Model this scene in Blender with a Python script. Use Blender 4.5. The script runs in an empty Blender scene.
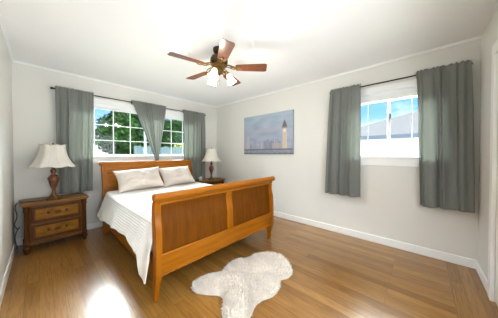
import bpy, bmesh, math, random
from mathutils import Vector, Matrix, noise
rnd = random.Random(7)
PI = math.pi
sc = bpy.context.scene
COL = sc.collection

# ------------------------------------------------------------------ helpers for colour
def lin(c):
    return c / 12.92 if c <= 0.04045 else ((c + 0.055) / 1.055) ** 2.4
def rgb(r, g, b):
    return (lin(r / 255), lin(g / 255), lin(b / 255), 1.0)

# ------------------------------------------------------------------ camera
CAMP = (-3.0987, -3.9667, 1.2188)
cam_data = bpy.data.cameras.new('camera')
cam = bpy.data.objects.new('camera', cam_data)
COL.objects.link(cam)
cam.location = CAMP
cam.rotation_euler = (PI / 2 - 0.0138, 0, -0.8330)
cam_data.sensor_width = 36
cam_data.lens = 189.92 / 498 * 36
cam_data.shift_y = (156.66 - 159) / 498
cam_data.clip_start = 0.02
cam_data.clip_end = 400
sc.camera = cam

# ------------------------------------------------------------------ view + world
sc.view_settings.view_transform = 'Standard'
sc.view_settings.look = 'None'
sc.view_settings.gamma = 1
sc.view_settings.use_curve_mapping = False
sc.cycles.caustics_reflective = False
sc.view_settings.exposure = 1.72

world = bpy.data.worlds.new('sky')
sc.world = world
world.use_nodes = True
wn, wl = world.node_tree.nodes, world.node_tree.links
wn.clear()
wo = wn.new('ShaderNodeOutputWorld'); bg = wn.new('ShaderNodeBackground')
tc = wn.new('ShaderNodeTexCoord'); sep = wn.new('ShaderNodeSeparateXYZ')
wl.new(tc.outputs['Generated'], sep.inputs[0])
ramp = wn.new('ShaderNodeValToRGB')
ramp.color_ramp.elements[0].position = 0.0; ramp.color_ramp.elements[0].color = rgb(222, 238, 252)
ramp.color_ramp.elements[1].position = 0.55; ramp.color_ramp.elements[1].color = rgb(96, 160, 240)
e = ramp.color_ramp.elements.new(0.18); e.color = rgb(128, 188, 248)
wl.new(sep.outputs['Z'], ramp.inputs[0])
cn = wn.new('ShaderNodeTexNoise'); cn.inputs['Scale'].default_value = 5.5; cn.inputs['Detail'].default_value = 6
mp = wn.new('ShaderNodeMapping'); mp.inputs['Scale'].default_value = (1, 1, 2.6)
wl.new(tc.outputs['Generated'], mp.inputs[0]); wl.new(mp.outputs[0], cn.inputs['Vector'])
cr = wn.new('ShaderNodeValToRGB')
cr.color_ramp.elements[0].position = 0.43; cr.color_ramp.elements[0].color = (0, 0, 0, 1)
cr.color_ramp.elements[1].position = 0.66; cr.color_ramp.elements[1].color = (1, 1, 1, 1)
wl.new(cn.outputs['Fac'], cr.inputs[0])
mx = wn.new('ShaderNodeMixRGB'); mx.inputs[2].default_value = (1, 1, 1, 1)
wl.new(cr.outputs[0], mx.inputs[0]); wl.new(ramp.outputs[0], mx.inputs[1]); wl.new(mx.outputs[0], bg.inputs['Color'])
# unseen bright sky band added on the window side to light the room
def _map(sock, a, b, c, d):
    n = wn.new('ShaderNodeMapRange'); n.interpolation_type = 'SMOOTHSTEP'
    for k, v in zip(('From Min', 'From Max', 'To Min', 'To Max'), (a, b, c, d)): n.inputs[k].default_value = v
    wl.new(sock, n.inputs['Value']); return n.outputs[0]
def _math(op, a, b):
    n = wn.new('ShaderNodeMath'); n.operation = op
    for i, q in enumerate((a, b)):
        if isinstance(q, (int, float)): n.inputs[i].default_value = q
        else: wl.new(q, n.inputs[i])
    return n.outputs[0]
side = _map(_math('ADD', _math('MULTIPLY', sep.outputs['X'], 0.7), _math('MULTIPLY', sep.outputs['Y'], 0.7)), 0.0, 0.45, 0.08, 1.0)
band = _math('MULTIPLY', _map(sep.outputs['Z'], 0.22, 0.42, 0.0, 1.0), _map(sep.outputs['Z'], 0.50, 0.75, 1.0, 0.15))
wl.new(_math('ADD', 0.5, _math('MULTIPLY', 33.0, _math('MULTIPLY', side, band))), bg.inputs['Strength'])
hi = wn.new('ShaderNodeMapRange'); hi.inputs['From Min'].default_value = 0.26; hi.inputs['From Max'].default_value = 0.5
wl.new(sep.outputs['Z'], hi.inputs['Value'])
mh = wn.new('ShaderNodeMixRGB'); mh.inputs[2].default_value = (0.87, 0.945, 1.0, 1)
wl.new(hi.outputs[0], mh.inputs[0]); wl.new(mx.outputs[0], mh.inputs[1]); wl.new(mh.outputs[0], bg.inputs['Color'])
wl.new(bg.outputs[0], wo.inputs[0])

def add_light(name, kind, loc, rot, power, col=(1, 1, 1), **kw):
    ld = bpy.data.lights.new(name, kind); ld.energy = power; ld.color = col
    for k, v in kw.items(): setattr(ld, k, v)
    o = bpy.data.objects.new(name, ld); COL.objects.link(o)
    o.location = loc; o.rotation_euler = rot
    return o
# the sun stands behind the house: it lights the yard, not the room
sun = add_light('sun', 'SUN', (-6, -10, 12), (math.radians(44), 0, math.radians(-72)), 1.1, (1.0, 0.96, 0.9), angle=0.01)
# added fill lamps behind the camera: front-wall panel, low spot up at the ceiling
add_light('front_fill', 'AREA', (-2.15, -4.37, 1.1), (math.radians(78), 0, 0), 17, (0.85, 0.93, 1.0), shape='RECTANGLE', size=1.9, size_y=1.6)
_d = Vector((-1.3, -1.0, 2.3)) - Vector((-3.05, -4.25, 0.6))
add_light('ceiling_fill', 'SPOT', (-3.05, -4.25, 0.6), _d.to_track_quat('-Z', 'Y').to_euler(), 26, (0.83, 0.925, 1.0), spot_size=math.radians(120), spot_blend=1.0, shadow_soft_size=0.25)

# ------------------------------------------------------------------ materials
MATS = {}
def mat(name, color, rough=0.6, metal=0.0, spec=0.5, coat=0.0, sheen=0.0, bump=None, vary=None):
    """principled material; vary=(scale, amount, stretch) tints by noise, bump=(scale, strength, stretch)"""
    if name in MATS: return MATS[name]
    m = bpy.data.materials.new(name); m.use_nodes = True
    nt = m.node_tree; N, L = nt.nodes, nt.links
    b = N['Principled BSDF']
    b.inputs['Base Color'].default_value = color
    b.inputs['Roughness'].default_value = rough
    b.inputs['Metallic'].default_value = metal
    b.inputs['Specular IOR Level'].default_value = spec
    b.inputs['Coat Weight'].default_value = coat
    b.inputs['Sheen Weight'].default_value = sheen
    if vary or bump:
        t = N.new('ShaderNodeTexCoord')
    if vary:
        mp = N.new('ShaderNodeMapping'); mp.inputs['Scale'].default_value = vary[2]
        n = N.new('ShaderNodeTexNoise'); n.inputs['Scale'].default_value = vary[0]; n.inputs['Detail'].default_value = 5
        L.new(t.outputs['Object'], mp.inputs[0]); L.new(mp.outputs[0], n.inputs['Vector'])
        r = N.new('ShaderNodeValToRGB')
        a = vary[1]
        r.color_ramp.elements[0].position = 0.3; r.color_ramp.elements[1].position = 0.7
        r.color_ramp.elements[0].color = tuple(c * (1 - a) for c in color[:3]) + (1,)
        r.color_ramp.elements[1].color = tuple(min(1, c * (1 + a)) for c in color[:3]) + (1,)
        L.new(n.outputs['Fac'], r.inputs[0]); L.new(r.outputs[0], b.inputs['Base Color'])
    if bump:
        mp2 = N.new('ShaderNodeMapping'); mp2.inputs['Scale'].default_value = bump[2]
        n2 = N.new('ShaderNodeTexNoise'); n2.inputs['Scale'].default_value = bump[0]; n2.inputs['Detail'].default_value = 4
        L.new(t.outputs['Object'], mp2.inputs[0]); L.new(mp2.outputs[0], n2.inputs['Vector'])
        bp = N.new('ShaderNodeBump'); bp.inputs['Strength'].default_value = bump[1]; bp.inputs['Distance'].default_value = 0.004
        L.new(n2.outputs['Fac'], bp.inputs['Height']); L.new(bp.outputs[0], b.inputs['Normal'])
    MATS[name] = m
    return m

def cloth_mat(name, color, trans, trans_col=None):
    m = mat(name, color, 0.9, spec=0.15, sheen=0.15, bump=(420, 0.25, (1, 1, 0.35)), vary=(60, 0.06, (1, 1, 0.2)))
    N, L = m.node_tree.nodes, m.node_tree.links
    b, out = N['Principled BSDF'], N['Material Output']
    t = N.new('ShaderNodeBsdfTranslucent'); t.inputs['Color'].default_value = trans_col or color
    x = N.new('ShaderNodeMixShader'); x.inputs[0].default_value = trans
    L.new(b.outputs[0], x.inputs[1]); L.new(t.outputs[0], x.inputs[2]); L.new(x.outputs[0], out.inputs['Surface'])
    return m

def floor_mat():
    m = bpy.data.materials.new('oak_strip_floor'); m.use_nodes = True
    N, L = m.node_tree.nodes, m.node_tree.links
    b = N['Principled BSDF']
    t = N.new('ShaderNodeTexCoord')
    sp = N.new('ShaderNodeSeparateXYZ'); L.new(t.outputs['Object'], sp.inputs[0])
    cb = N.new('ShaderNodeCombineXYZ')
    L.new(sp.outputs['Y'], cb.inputs['X']); L.new(sp.outputs['X'], cb.inputs['Y'])
    def brick(c1, c2, w, h, off):
        k = N.new('ShaderNodeTexBrick'); k.offset = off; k.offset_frequency = 2; k.squash = 1
        k.inputs['Scale'].default_value = 1
        k.inputs['Color1'].default_value = c1; k.inputs['Color2'].default_value = c2
        k.inputs['Mortar'].default_value = rgb(96, 62, 30)
        k.inputs['Mortar Size'].default_value = 0.0011; k.inputs['Mortar Smooth'].default_value = 0.4
        k.inputs['Brick Width'].default_value = w; k.inputs['Row Height'].default_value = h
        L.new(cb.outputs[0], k.inputs['Vector'])
        return k
    k1 = brick(FL1, FL2, 1.25, 0.082, 0.37)
    # grain: long streaks along the boards
    mp = N.new('ShaderNodeMapping'); mp.inputs['Scale'].default_value = (2.4, 40, 1)
    L.new(cb.outputs[0], mp.inputs[0])
    g = N.new('ShaderNodeTexNoise'); g.inputs['Scale'].default_value = 1.6; g.inputs['Detail'].default_value = 7; g.inputs['Distortion'].default_value = 1.6
    L.new(mp.outputs[0], g.inputs['Vector'])
    gr = N.new('ShaderNodeValToRGB')
    gr.color_ramp.elements[0].position = 0.32; gr.color_ramp.elements[0].color = (0.55, 0.48, 0.40, 1)
    gr.color_ramp.elements[1].position = 0.62; gr.color_ramp.elements[1].color = (1.06, 1.05, 1.04, 1)
    L.new(g.outputs['Fac'], gr.inputs[0])
    mu = N.new('ShaderNodeMixRGB'); mu.blend_type = 'MULTIPLY'; mu.inputs[0].default_value = 0.75
    L.new(k1.outputs['Color'], mu.inputs[1]); L.new(gr.outputs[0], mu.inputs[2])
    # broad patches of tone from wear
    bn = N.new('ShaderNodeTexNoise'); bn.inputs['Scale'].default_value = 1.3; bn.inputs['Detail'].default_value = 3
    L.new(t.outputs['Object'], bn.inputs['Vector'])
    br = N.new('ShaderNodeValToRGB')
    br.color_ramp.elements[0].position = 0.35; br.color_ramp.elements[0].color = (0.86, 0.84, 0.8, 1)
    br.color_ramp.elements[1].position = 0.65; br.color_ramp.elements[1].color = (1.08, 1.06, 1.04, 1)
    L.new(bn.outputs['Fac'], br.inputs[0])
    mu2 = N.new('ShaderNodeMixRGB'); mu2.blend_type = 'MULTIPLY'; mu2.inputs[0].default_value = 0.8
    L.new(mu.outputs[0], mu2.inputs[1]); L.new(br.outputs[0], mu2.inputs[2])
    L.new(mu2.outputs[0], b.inputs['Base Color'])
    b.inputs['Roughness'].default_value = 0.33
    b.inputs['Specular IOR Level'].default_value = 0.5
    b.inputs['Coat Weight'].default_value = 0.6; b.inputs['Coat Roughness'].default_value = 0.22
    bp = N.new('ShaderNodeBump'); bp.inputs['Strength'].default_value = 0.12; bp.inputs['Distance'].default_value = 0.002
    L.new(g.outputs['Fac'], bp.inputs['Height']); L.new(bp.outputs[0], b.inputs['Normal'])
    return m
FL1, FL2 = rgb(136, 94, 36), rgb(168, 124, 62)

def wood(name, c, rough=0.35, grain=(1, 1, 0.12), amt=0.22, coat=0.3):
    m = mat(name, c, rough, coat=coat, vary=(26, amt, grain), bump=(60, 0.06, grain))
    m.node_tree.nodes['Principled BSDF'].inputs['Coat Roughness'].default_value = 0.2
    m.node_tree.nodes['Principled BSDF'].inputs['Specular IOR Level'].default_value = 0.18 if rough >= 0.4 else 0.5
    return m

def glass_mat():
    m = bpy.data.materials.new('window_glass'); m.use_nodes = True
    N, L = m.node_tree.nodes, m.node_tree.links
    N.remove(N['Principled BSDF'])
    t = N.new('ShaderNodeBsdfTransparent'); t.inputs[0].default_value = (0.97, 0.99, 0.98, 1)
    g = N.new('ShaderNodeBsdfGlossy'); g.inputs['Roughness'].default_value = 0.02
    f = N.new('ShaderNodeFresnel'); f.inputs[0].default_value = 1.3
    x = N.new('ShaderNodeMixShader')
    L.new(f.outputs[0], x.inputs[0]); L.new(t.outputs[0], x.inputs[1]); L.new(g.outputs[0], x.inputs[2])
    L.new(x.outputs[0], N['Material Output'].inputs['Surface'])
    return m

M_floor = floor_mat()
M_glass = glass_mat()
M_wall = mat('greige_wall_paint', rgb(224, 222, 215), 0.75, spec=0.25, bump=(90, 0.06, (1, 1, 1)))
M_ceil = mat('white_ceiling_paint', rgb(246, 245, 243), 0.85, spec=0.2, bump=(70, 0.05, (1, 1, 1)))
M_white = mat('white_trim_paint', rgb(243, 243, 240), 0.4)
M_vinyl = mat('white_vinyl_frame', rgb(244, 246, 247), 0.35)
M_cloth = cloth_mat('sage_grey_linen', rgb(144, 147, 141), 0.34, rgb(186, 188, 176))
M_rod = mat('black_rod_metal', rgb(38, 36, 36), 0.4, metal=0.6)
M_oak = wood('honey_oak', rgb(152, 88, 6), rough=0.42, coat=0.12)
M_oakx = wood('honey_oak_rail', rgb(154, 90, 7), rough=0.42, grain=(0.12, 1, 1), coat=0.12)
M_panel = wood('dark_oak_panel', rgb(105, 57, 2), rough=0.55, amt=0.15, coat=0.0)
M_panel.node_tree.nodes['Principled BSDF'].inputs['Specular IOR Level'].default_value = 0.12
M_ns = wood('antique_cherry', rgb(104, 64, 20), rough=0.42, coat=0.1, grain=(0.15, 1, 1), amt=0.3)
M_nsv = wood('antique_cherry_post', rgb(78, 44, 12), rough=0.42, coat=0.1, amt=0.3)
M_nstop = wood('antique_cherry_top', rgb(128, 88, 42), rough=0.42, coat=0.1, grain=(0.15, 1, 1), amt=0.2)
M_drawer = wood('burl_drawer_front', rgb(134, 88, 20), rough=0.42, coat=0.1, grain=(0.5, 1, 1), amt=0.3)
M_pull = mat('aged_brass', rgb(92, 66, 32), 0.5, metal=0.9)
M_cover = mat('cream_coverlet', rgb(238, 234, 228), 0.95, spec=0.1, sheen=0.3, bump=(300, 0.3, (1, 1, 1)))
M_pill = mat('oatmeal_pillow', rgb(210, 200, 190), 0.95, spec=0.1, sheen=0.3, bump=(260, 0.25, (1, 1, 1)))
M_matt = mat('white_mattress', rgb(235, 233, 228), 0.9)
M_shade = cloth_mat('ivory_lampshade', rgb(238, 233, 222), 0.25)
M_trim = mat('ivory_shade_trim', rgb(214, 206, 188), 0.9)
M_urn = mat('brown_glazed_urn', rgb(96, 50, 26), 0.25, coat=0.5, vary=(34, 0.6, (1, 1, 1)))
M_lbase = mat('antique_gold', rgb(104, 76, 40), 0.45, metal=0.4, vary=(40, 0.3, (1, 1, 1)))
M_cord = mat('dark_brown_cord', rgb(52, 40, 32), 0.6)
M_plastic = mat('white_plastic', rgb(232, 230, 224), 0.4)
M_slot = mat('dark_slot', rgb(40, 38, 36), 0.6)
M_bronze = mat('antique_bronze', rgb(74, 58, 42), 0.35, metal=0.85)
M_brass = mat('polished_brass', rgb(128, 100, 56), 0.35, metal=1.0)
M_blade = wood('walnut_blade', rgb(104, 60, 36), rough=0.42, grain=(1, 1, 1), amt=0.2, coat=0.5)
M_fur = mat('cream_sheepskin', rgb(238, 230, 220), 0.95, spec=0.1, sheen=0.4, vary=(14, 0.08, (1, 1, 1)))
M_leaf = [mat('leaf_dark', rgb(20, 46, 20), 0.85, spec=0.1, vary=(3, 0.5, (1, 1, 1))),
          mat('leaf_mid', rgb(48, 82, 30), 0.85, spec=0.1, vary=(3, 0.4, (1, 1, 1)))]
M_bark = mat('bark', rgb(92, 76, 60), 0.9, vary=(12, 0.3, (1, 1, 0.2)))
M_stucco = mat('white_stucco', rgb(240, 240, 240), 0.85, bump=(60, 0.2, (1, 1, 1)))
M_roof = mat('pale_shingles', rgb(69, 68, 69), 0.95, spec=0.0, vary=(9, 0.12, (1, 1, 3)), bump=(20, 0.6, (1, 1, 1)))
M_gutter = mat('grey_gutter', rgb(74, 80, 92), 0.9, spec=0.0)
M_fence = mat('weathered_fence', rgb(70, 86, 90), 0.85, vary=(8, 0.2, (4, 1, 0.2)))
M_grass = mat('dry_lawn', rgb(96, 102, 70), 0.95, vary=(4, 0.3, (1, 1, 1)))

def emit_glass(name, col, strength):
    m = bpy.data.materials.new(name); m.use_nodes = True
    b = m.node_tree.nodes['Principled BSDF']
    b.inputs['Base Color'].default_value = col; b.inputs['Roughness'].default_value = 0.5
    b.inputs['Emission Color'].default_value = rgb(255, 236, 205); b.inputs['Emission Strength'].default_value = strength
    return m
M_lit = emit_glass('lit_frosted_glass', rgb(250, 238, 216), 0.55)
M_bulb = emit_glass('lit_bulb', rgb(255, 250, 240), 9.0)

# ------------------------------------------------------------------ mesh builder
class B:
    def __init__(s): s.bm = bmesh.new()
    def box(s, x0, x1, y0, y1, z0, z1, bev=0.0, seg=2):
        r = bmesh.ops.create_cube(s.bm, size=1)
        vs = r['verts']
        for v in vs:
            v.co = Vector(((x0 + x1) / 2 + v.co.x * (x1 - x0), (y0 + y1) / 2 + v.co.y * (y1 - y0), (z0 + z1) / 2 + v.co.z * (z1 - z0)))
        if bev > 0:
            es = list({e for v in vs for e in v.link_edges})
            bmesh.ops.bevel(s.bm, geom=es, offset=bev, segments=seg, affect='EDGES', profile=0.5)
        return s
    def lathe(s, prof, c=(0, 0, 0), n=28, mat4=None, mod=None):
        """prof: [(r,z)...]; mod(angle, i, r) -> r"""
        rings = []
        for i, (r, z) in enumerate(prof):
            ring = []
            for k in range(n):
                a = 2 * PI * k / n
                rr = mod(a, i, r) if mod else r
                p = Vector((rr * math.cos(a), rr * math.sin(a), z))
                if mat4: p = mat4 @ p
                ring.append(s.bm.verts.new(p + Vector(c)))
            rings.append(ring)
        for A, Bq in zip(rings, rings[1:]):
            for k in range(n):
                s.bm.faces.new((A[k], A[(k + 1) % n], Bq[(k + 1) % n], Bq[k]))
        for ring, (r, z) in ((rings[0], prof[0]), (rings[-1], prof[-1])):
            if r > 1e-5 and not mod: s.bm.faces.new(ring)
        return s
    def tube(s, pts, r, n=8, closed=False):
        pts = [Vector(p) for p in pts]
        rings = []
        m = len(pts)
        ref = Vector((0, 0, 1))
        for i, p in enumerate(pts):
            if closed: d = pts[(i + 1) % m] - pts[i - 1]
            else: d = pts[min(i + 1, m - 1)] - pts[max(i - 1, 0)]
            d.normalize()
            u = d.cross(ref)
            if u.length < 1e-3: u = d.cross(Vector((1, 0, 0)))
            u.normalize(); w = d.cross(u)
            rr = r[i] if isinstance(r, (list, tuple)) else r
            rings.append([s.bm.verts.new(p + rr * (math.cos(2 * PI * k / n) * u + math.sin(2 * PI * k / n) * w)) for k in range(n)])
        prs = list(zip(rings, rings[1:]))
        if closed: prs.append((rings[-1], rings[0]))
        for A, Bq in prs:
            for k in range(n):
                s.bm.faces.new((A[k], A[(k + 1) % n], Bq[(k + 1) % n], Bq[k]))
        if not closed:
            s.bm.faces.new(rings[0]); s.bm.faces.new(rings[-1])
        return s
    def prism(s, poly, axis, a, b):
        """extrude a 2D polygon along axis ('x','y','z') from a to b"""
        def P(p, t):
            return {'x': (t, p[0], p[1]), 'y': (p[0], t, p[1]), 'z': (p[0], p[1], t)}[axis]
        A = [s.bm.verts.new(P(p, a)) for p in poly]; Bv = [s.bm.verts.new(P(p, b)) for p in poly]
        n = len(poly)
        for k in range(n):
            s.bm.faces.new((A[k], A[(k + 1) % n], Bv[(k + 1) % n], Bv[k]))
        s.bm.faces.new(A); s.bm.faces.new(list(reversed(Bv)))
        return s
    def grid(s, f, nu, nv):
        V = [[s.bm.verts.new(f(i / nu, j / nv)) for j in range(nv + 1)] for i in range(nu + 1)]
        for i in range(nu):
            for j in range(nv):
                s.bm.faces.new((V[i][j], V[i + 1][j], V[i + 1][j + 1], V[i][j + 1]))
        return V
    def ball(s, c, r, n=14):
        q = bmesh.ops.create_uvsphere(s.bm, u_segments=n, v_segments=max(6, n // 2), radius=1)
        rr = r if isinstance(r, tuple) else (r, r, r)
        for v in q['verts']: v.co = Vector((c[0] + v.co.x * rr[0], c[1] + v.co.y * rr[1], c[2] + v.co.z * rr[2]))
        return s
    def xform(s, M):
        bmesh.ops.transform(s.bm, matrix=M, verts=s.bm.verts); return s
    def obj(s, name, m, parent=None, smooth=False, label=None, solid=0.0):
        bmesh.ops.recalc_face_normals(s.bm, faces=s.bm.faces)
        me = bpy.data.meshes.new(name); s.bm.to_mesh(me); s.bm.free()
        for mm in (m if isinstance(m, list) else [m]): me.materials.append(mm)
        if smooth:
            for p in me.polygons: p.use_smooth = True
            if smooth == 'auto': me.set_sharp_from_angle(angle=math.radians(38))
        o = bpy.data.objects.new(name, me); COL.objects.link(o)
        if parent: o.parent = parent
        if label: o['label'] = label
        if solid:
            md = o.modifiers.new('thickness', 'SOLIDIFY'); md.thickness = solid; md.offset = 0
        return o

def thing(name, label, cat, loc=(0, 0, 0), rz=0, group=None):
    o = bpy.data.objects.new(name, None); COL.objects.link(o)
    o.location = loc; o.rotation_euler = (0, 0, rz); o.empty_display_size = 0.1
    return tag(o, label, cat, group)
def tag(o, label, cat, group=None, kind=None):
    o['label'] = label; o['category'] = cat
    if group: o['group'] = group
    if kind: o['kind'] = kind
    return o
def struct(o):
    o['kind'] = 'structure'; return o
def empty_struct(name, loc=(0, 0, 0)):
    o = bpy.data.objects.new(name, None); COL.objects.link(o); o.location = loc; o.empty_display_size = 0.1
    return struct(o)
def dup(root, loc, rz, label, group=None):
    r = root.copy(); COL.objects.link(r); r.location = loc; r.rotation_euler = (0, 0, rz)
    r['label'] = label
    if group: r['group'] = group
    for ch in list(root.children):
        c = ch.copy(); COL.objects.link(c); c.parent = r
        for g in list(ch.children):
            d = g.copy(); COL.objects.link(d); d.parent = c
    return r

# ------------------------------------------------------------------ room shell
W, Ln, H = 3.335, 4.414, 2.44
T = 0.14
struct(B().box(-W - T, T, -Ln - T, T, -0.12, 0).obj('floor', M_floor))
# the boards laid across the doorway end
def border_mat():
    m = M_floor.copy(); m.name = 'oak_border_boards'
    N, L = m.node_tree.nodes, m.node_tree.links
    cbn = [n for n in N if n.type == 'COMBXYZ'][0]; spn = [n for n in N if n.type == 'SEPXYZ'][0]
    for l in list(L):
        if l.to_node == cbn: L.remove(l)
    L.new(spn.outputs['X'], cbn.inputs['X']); L.new(spn.outputs['Y'], cbn.inputs['Y'])
    return m
M_border = border_mat()
struct(B().box(-W + 0.01, -0.012, -Ln + 0.012, -4.175, -0.02, 0.0012).obj('trim_4', M_border))
struct(B().box(-W - T, T, -Ln - T, T, H, H + 0.12).obj('ceiling', M_ceil))

# window openings: back wall x -2.77..-0.61, right wall y -4.13..-3.13
WZ0, WZ1 = 1.185, 2.06
bx0, bx1 = -2.775, -0.605
ry0, ry1 = -4.135, -3.125
w = B()
w.box(-W - T, bx0, 0, T, 0, H); w.box(bx1, T, 0, T, 0, H)
w.box(bx0, bx1, 0, T, 0, WZ0); w.box(bx0, bx1, 0, T, WZ1, H)
struct(w.obj('wall_back', M_wall))
w = B()
w.box(0, T, ry1, 0, 0, H); w.box(0, T, -Ln - T, ry0, 0, H)
w.box(0, T, ry0, ry1, 0, WZ0); w.box(0, T, ry0, ry1, WZ1, H)
struct(w.obj('wall_right', M_wall))
struct(B().box(-W - T, -W, -Ln - T, 0, 0, H).obj('wall_left', M_wall))
# front wall with the door opening x -1.42..-0.60
w = B()
w.box(-0.592, 0, -Ln - T, -Ln, 0, H); w.box(-W, -1.428, -Ln - T, -Ln, 0, H); w.box(-1.428, -0.592, -Ln - T, -Ln, 2.04, H)
struct(w.obj('wall_front', M_wall))

def crown(name, a, b, nrm):
    """small quarter-round between wall and ceiling from a to b (xy), nrm pointing into the room"""
    b_ = B(); d = 0.02
    pr = [(0, 0), (d, 0), (d * 0.8, -d * 0.45), (d * 0.45, -d * 0.8), (0, -d)]
    A = [b_.bm.verts.new((a[0] + nrm[0] * p, a[1] + nrm[1] * p, H + q)) for p, q in pr]
    C = [b_.bm.verts.new((b[0] + nrm[0] * p, b[1] + nrm[1] * p, H + q)) for p, q in pr]
    n = len(pr)
    for k in range(n): b_.bm.faces.new((A[k], A[(k + 1) % n], C[(k + 1) % n], C[k]))
    struct(b_.obj(name, M_white))
crown('trim_1', (-W, 0), (0, 0), (0, -1)); crown('trim_2', (0, 0), (0, -Ln), (-1, 0)); crown('trim_3', (-W, 0), (-W, -Ln), (1, 0))

def base(name, x0, x1, y0, y1):
    struct(B().box(x0, x1, y0, y1, 0, 0.098, 0.006).obj(name, M_white))
base('baseboard_back', -W, 0, -0.014, 0)
base('baseboard_right', -0.014, 0, -Ln, -0.014)
base('baseboard_left', -W, -W + 0.014, -Ln, -0.014)
base('baseboard_front', -0.53, -0.014, -Ln, -Ln + 0.014)

# door in the front wall with its casing
d1 = empty_struct('door_1', (-1.01, -Ln, 0))
c = B()
c.box(0.41, 0.49, -0.0075, 0.018, 0, 2.12, 0.006); c.box(-0.49, -0.41, -0.0075, 0.018, 0, 2.12, 0.006); c.box(-0.41, 0.41, -0.0075, 0.018, 2.03, 2.12, 0.006)
c.obj('casing', M_white, d1)
c = B(); c.box(-0.416, 0.416, -0.045, -0.008, 0.012, 2.035, 0.003)
for zz0, zz1 in ((0.2, 0.95), (1.1, 1.85)):
    for s in (-1, 1):
        x0, x1 = sorted((s * 0.06, s * 0.31))
        c.box(x0, x1, -0.009, -0.003, zz0, zz1, 0.004)
c.obj('door_leaf', M_white, d1)
c = B().lathe([(0.0, 0), (0.026, 0.0), (0.026, 0.006), (0.011, 0.01), (0.011, 0.03), (0.026, 0.042), (0.022, 0.06), (0.0, 0.064)], n=18, mat4=Matrix.Rotation(-PI / 2, 4, 'X'))
c.xform(Matrix.Translation((-0.34, -0.008, 0.96))).obj('door_handle', M_brass, d1, 'auto')

# ------------------------------------------------------------------ windows (local: x along wall, y into the wall, z up)
def window(name, loc, rz, half, cols, nrow, sash_edges, grid_x, grid_z, glass_z):
    g0, g1 = glass_z
    r = empty_struct(name, loc); r.rotation_euler = (0, 0, rz)
    c = B()   # casing on the room face
    c.box(-half - 0.075, -half + 0.005, -0.016, 0.004, WZ0 - 0.02, WZ1 + 0.075, 0.004)
    c.box(half - 0.005, half + 0.075, -0.016, 0.004, WZ0 - 0.02, WZ1 + 0.075, 0.004)
    c.box(-half + 0.005, half - 0.005, -0.016, 0.004, WZ1 - 0.005, WZ1 + 0.075, 0.004)
    c.obj('casing', M_white, r)
    B().box(-half - 0.10, half + 0.10, -0.045, 0.07, WZ0 - 0.025, WZ0 + 0.005, 0.006).obj('sill', M_white, r)
    B().box(-half - 0.075, half + 0.075, -0.018, 0.002, WZ0 - 0.125, WZ0 - 0.025, 0.005).obj('apron', M_white, r)
    j = B()
    j.box(-half, -half + 0.02, 0.0, 0.13, WZ0, WZ1); j.box(half - 0.02, half, 0.0, 0.13, WZ0, WZ1)
    j.box(-half + 0.02, half - 0.02, 0.0, 0.13, WZ1 - 0.02, WZ1); j.box(-half + 0.02, half - 0.02, 0.06, 0.13, WZ0, WZ0 + 0.012)
    j.obj('jamb', M_vinyl, r)
    for i, (a, b_) in enumerate(sash_edges):
        y = 0.075 + 0.026 * (i % 2)
        f = B(); t = 0.032
        f.box(a, a + t, y, y + 0.024, g0 - t, g1 + t, 0.003); f.box(b_ - t, b_, y, y + 0.024, g0 - t, g1 + t, 0.003)
        f.box(a + t, b_ - t, y, y + 0.024, g0 - t, g0, 0.003); f.box(a + t, b_ - t, y, y + 0.024, g1, g1 + t, 0.003)
        sa = f.obj('sash', M_vinyl, r)
        B().box(a + t - 0.004, b_ - t + 0.004, y + 0.010, y + 0.014, g0 - 0.004, g1 + 0.004).obj('glass_pane', M_glass, sa)
        mt = B(); n = 0
        for gx in grid_x:
            if a + t < gx < b_ - t: mt.box(gx - 0.007, gx + 0.007, y + 0.004, y + 0.0095, g0, g1); n += 1
        for gz in grid_z:
            mt.box(a + t, b_ - t, y + 0.0035, y + 0.009, gz - 0.007, gz + 0.007); n += 1
        if n: mt.obj('muntins', M_vinyl, sa)
    return r
hb = (bx1 - bx0) / 2; cb_ = (bx0 + bx1) / 2
w1 = window('window_1', (cb_, 0, 0), 0, hb, 4, 3, [(-hb + 0.018, 0.016), (-0.016, hb - 0.018)],
       [x - cb_ for x in (-2.485, -2.22, -1.957, -1.42, -1.157, -0.89)], (1.455, 1.72), (1.215, 1.985))
hr = (ry1 - ry0) / 2; cr_ = (ry0 + ry1) / 2
w2 = window('window_2', (0, cr_, 0), -PI / 2, hr, 2, 1, [(-hr + 0.018, 0.022), (-0.018, hr - 0.018)],
       [0.24, -0.24], (), (1.215, 1.935))
lt = B(); lt.box(0.012, 0.026, 0.060, 0.0752, 1.70, 1.76, 0.003).box(0.016, 0.022, 0.05, 0.062, 1.66, 1.72, 0.002)
lt.obj('latch', M_gutter, w2)

def blind(name, loc, rz, half, z0, z1, label):
    t = thing(name, label, 'blind', loc, rz, 'folded white window blinds')
    B().box(-half, half, 0.008, 0.055, z1 - 0.03, z1, 0.003).obj('headrail', M_vinyl, t)
    f = B(); n = max(3, int((z1 - 0.03 - z0 - 0.014) / 0.014)); h = (z1 - 0.03 - z0 - 0.014) / n
    for k in range(n):
        za = z0 + 0.014 + k * h
        f.prism([(0.014, za), (0.008, za + h / 2), (0.014, za + h), (0.048, za + h), (0.054, za + h / 2), (0.048, za)], 'x', -half + 0.004, half - 0.004)
    f.obj('folded_fabric', M_white, t)
    B().box(-half + 0.002, half - 0.002, 0.010, 0.052, z0, z0 + 0.014, 0.003).obj('bottom_rail', M_vinyl, t)
    return t
blind('window_blind', (cb_, 0, 0), 0, hb - 0.024, 1.975, WZ1 - 0.021, 'white pleated blind folded up at the top of the wide window behind the bed')
blind('window_blind', (0, cr_, 0), -PI / 2, hr - 0.024, 1.945, WZ1 - 0.021, 'white pleated blind folded up at the top of the side window facing the neighbouring roof')

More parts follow.
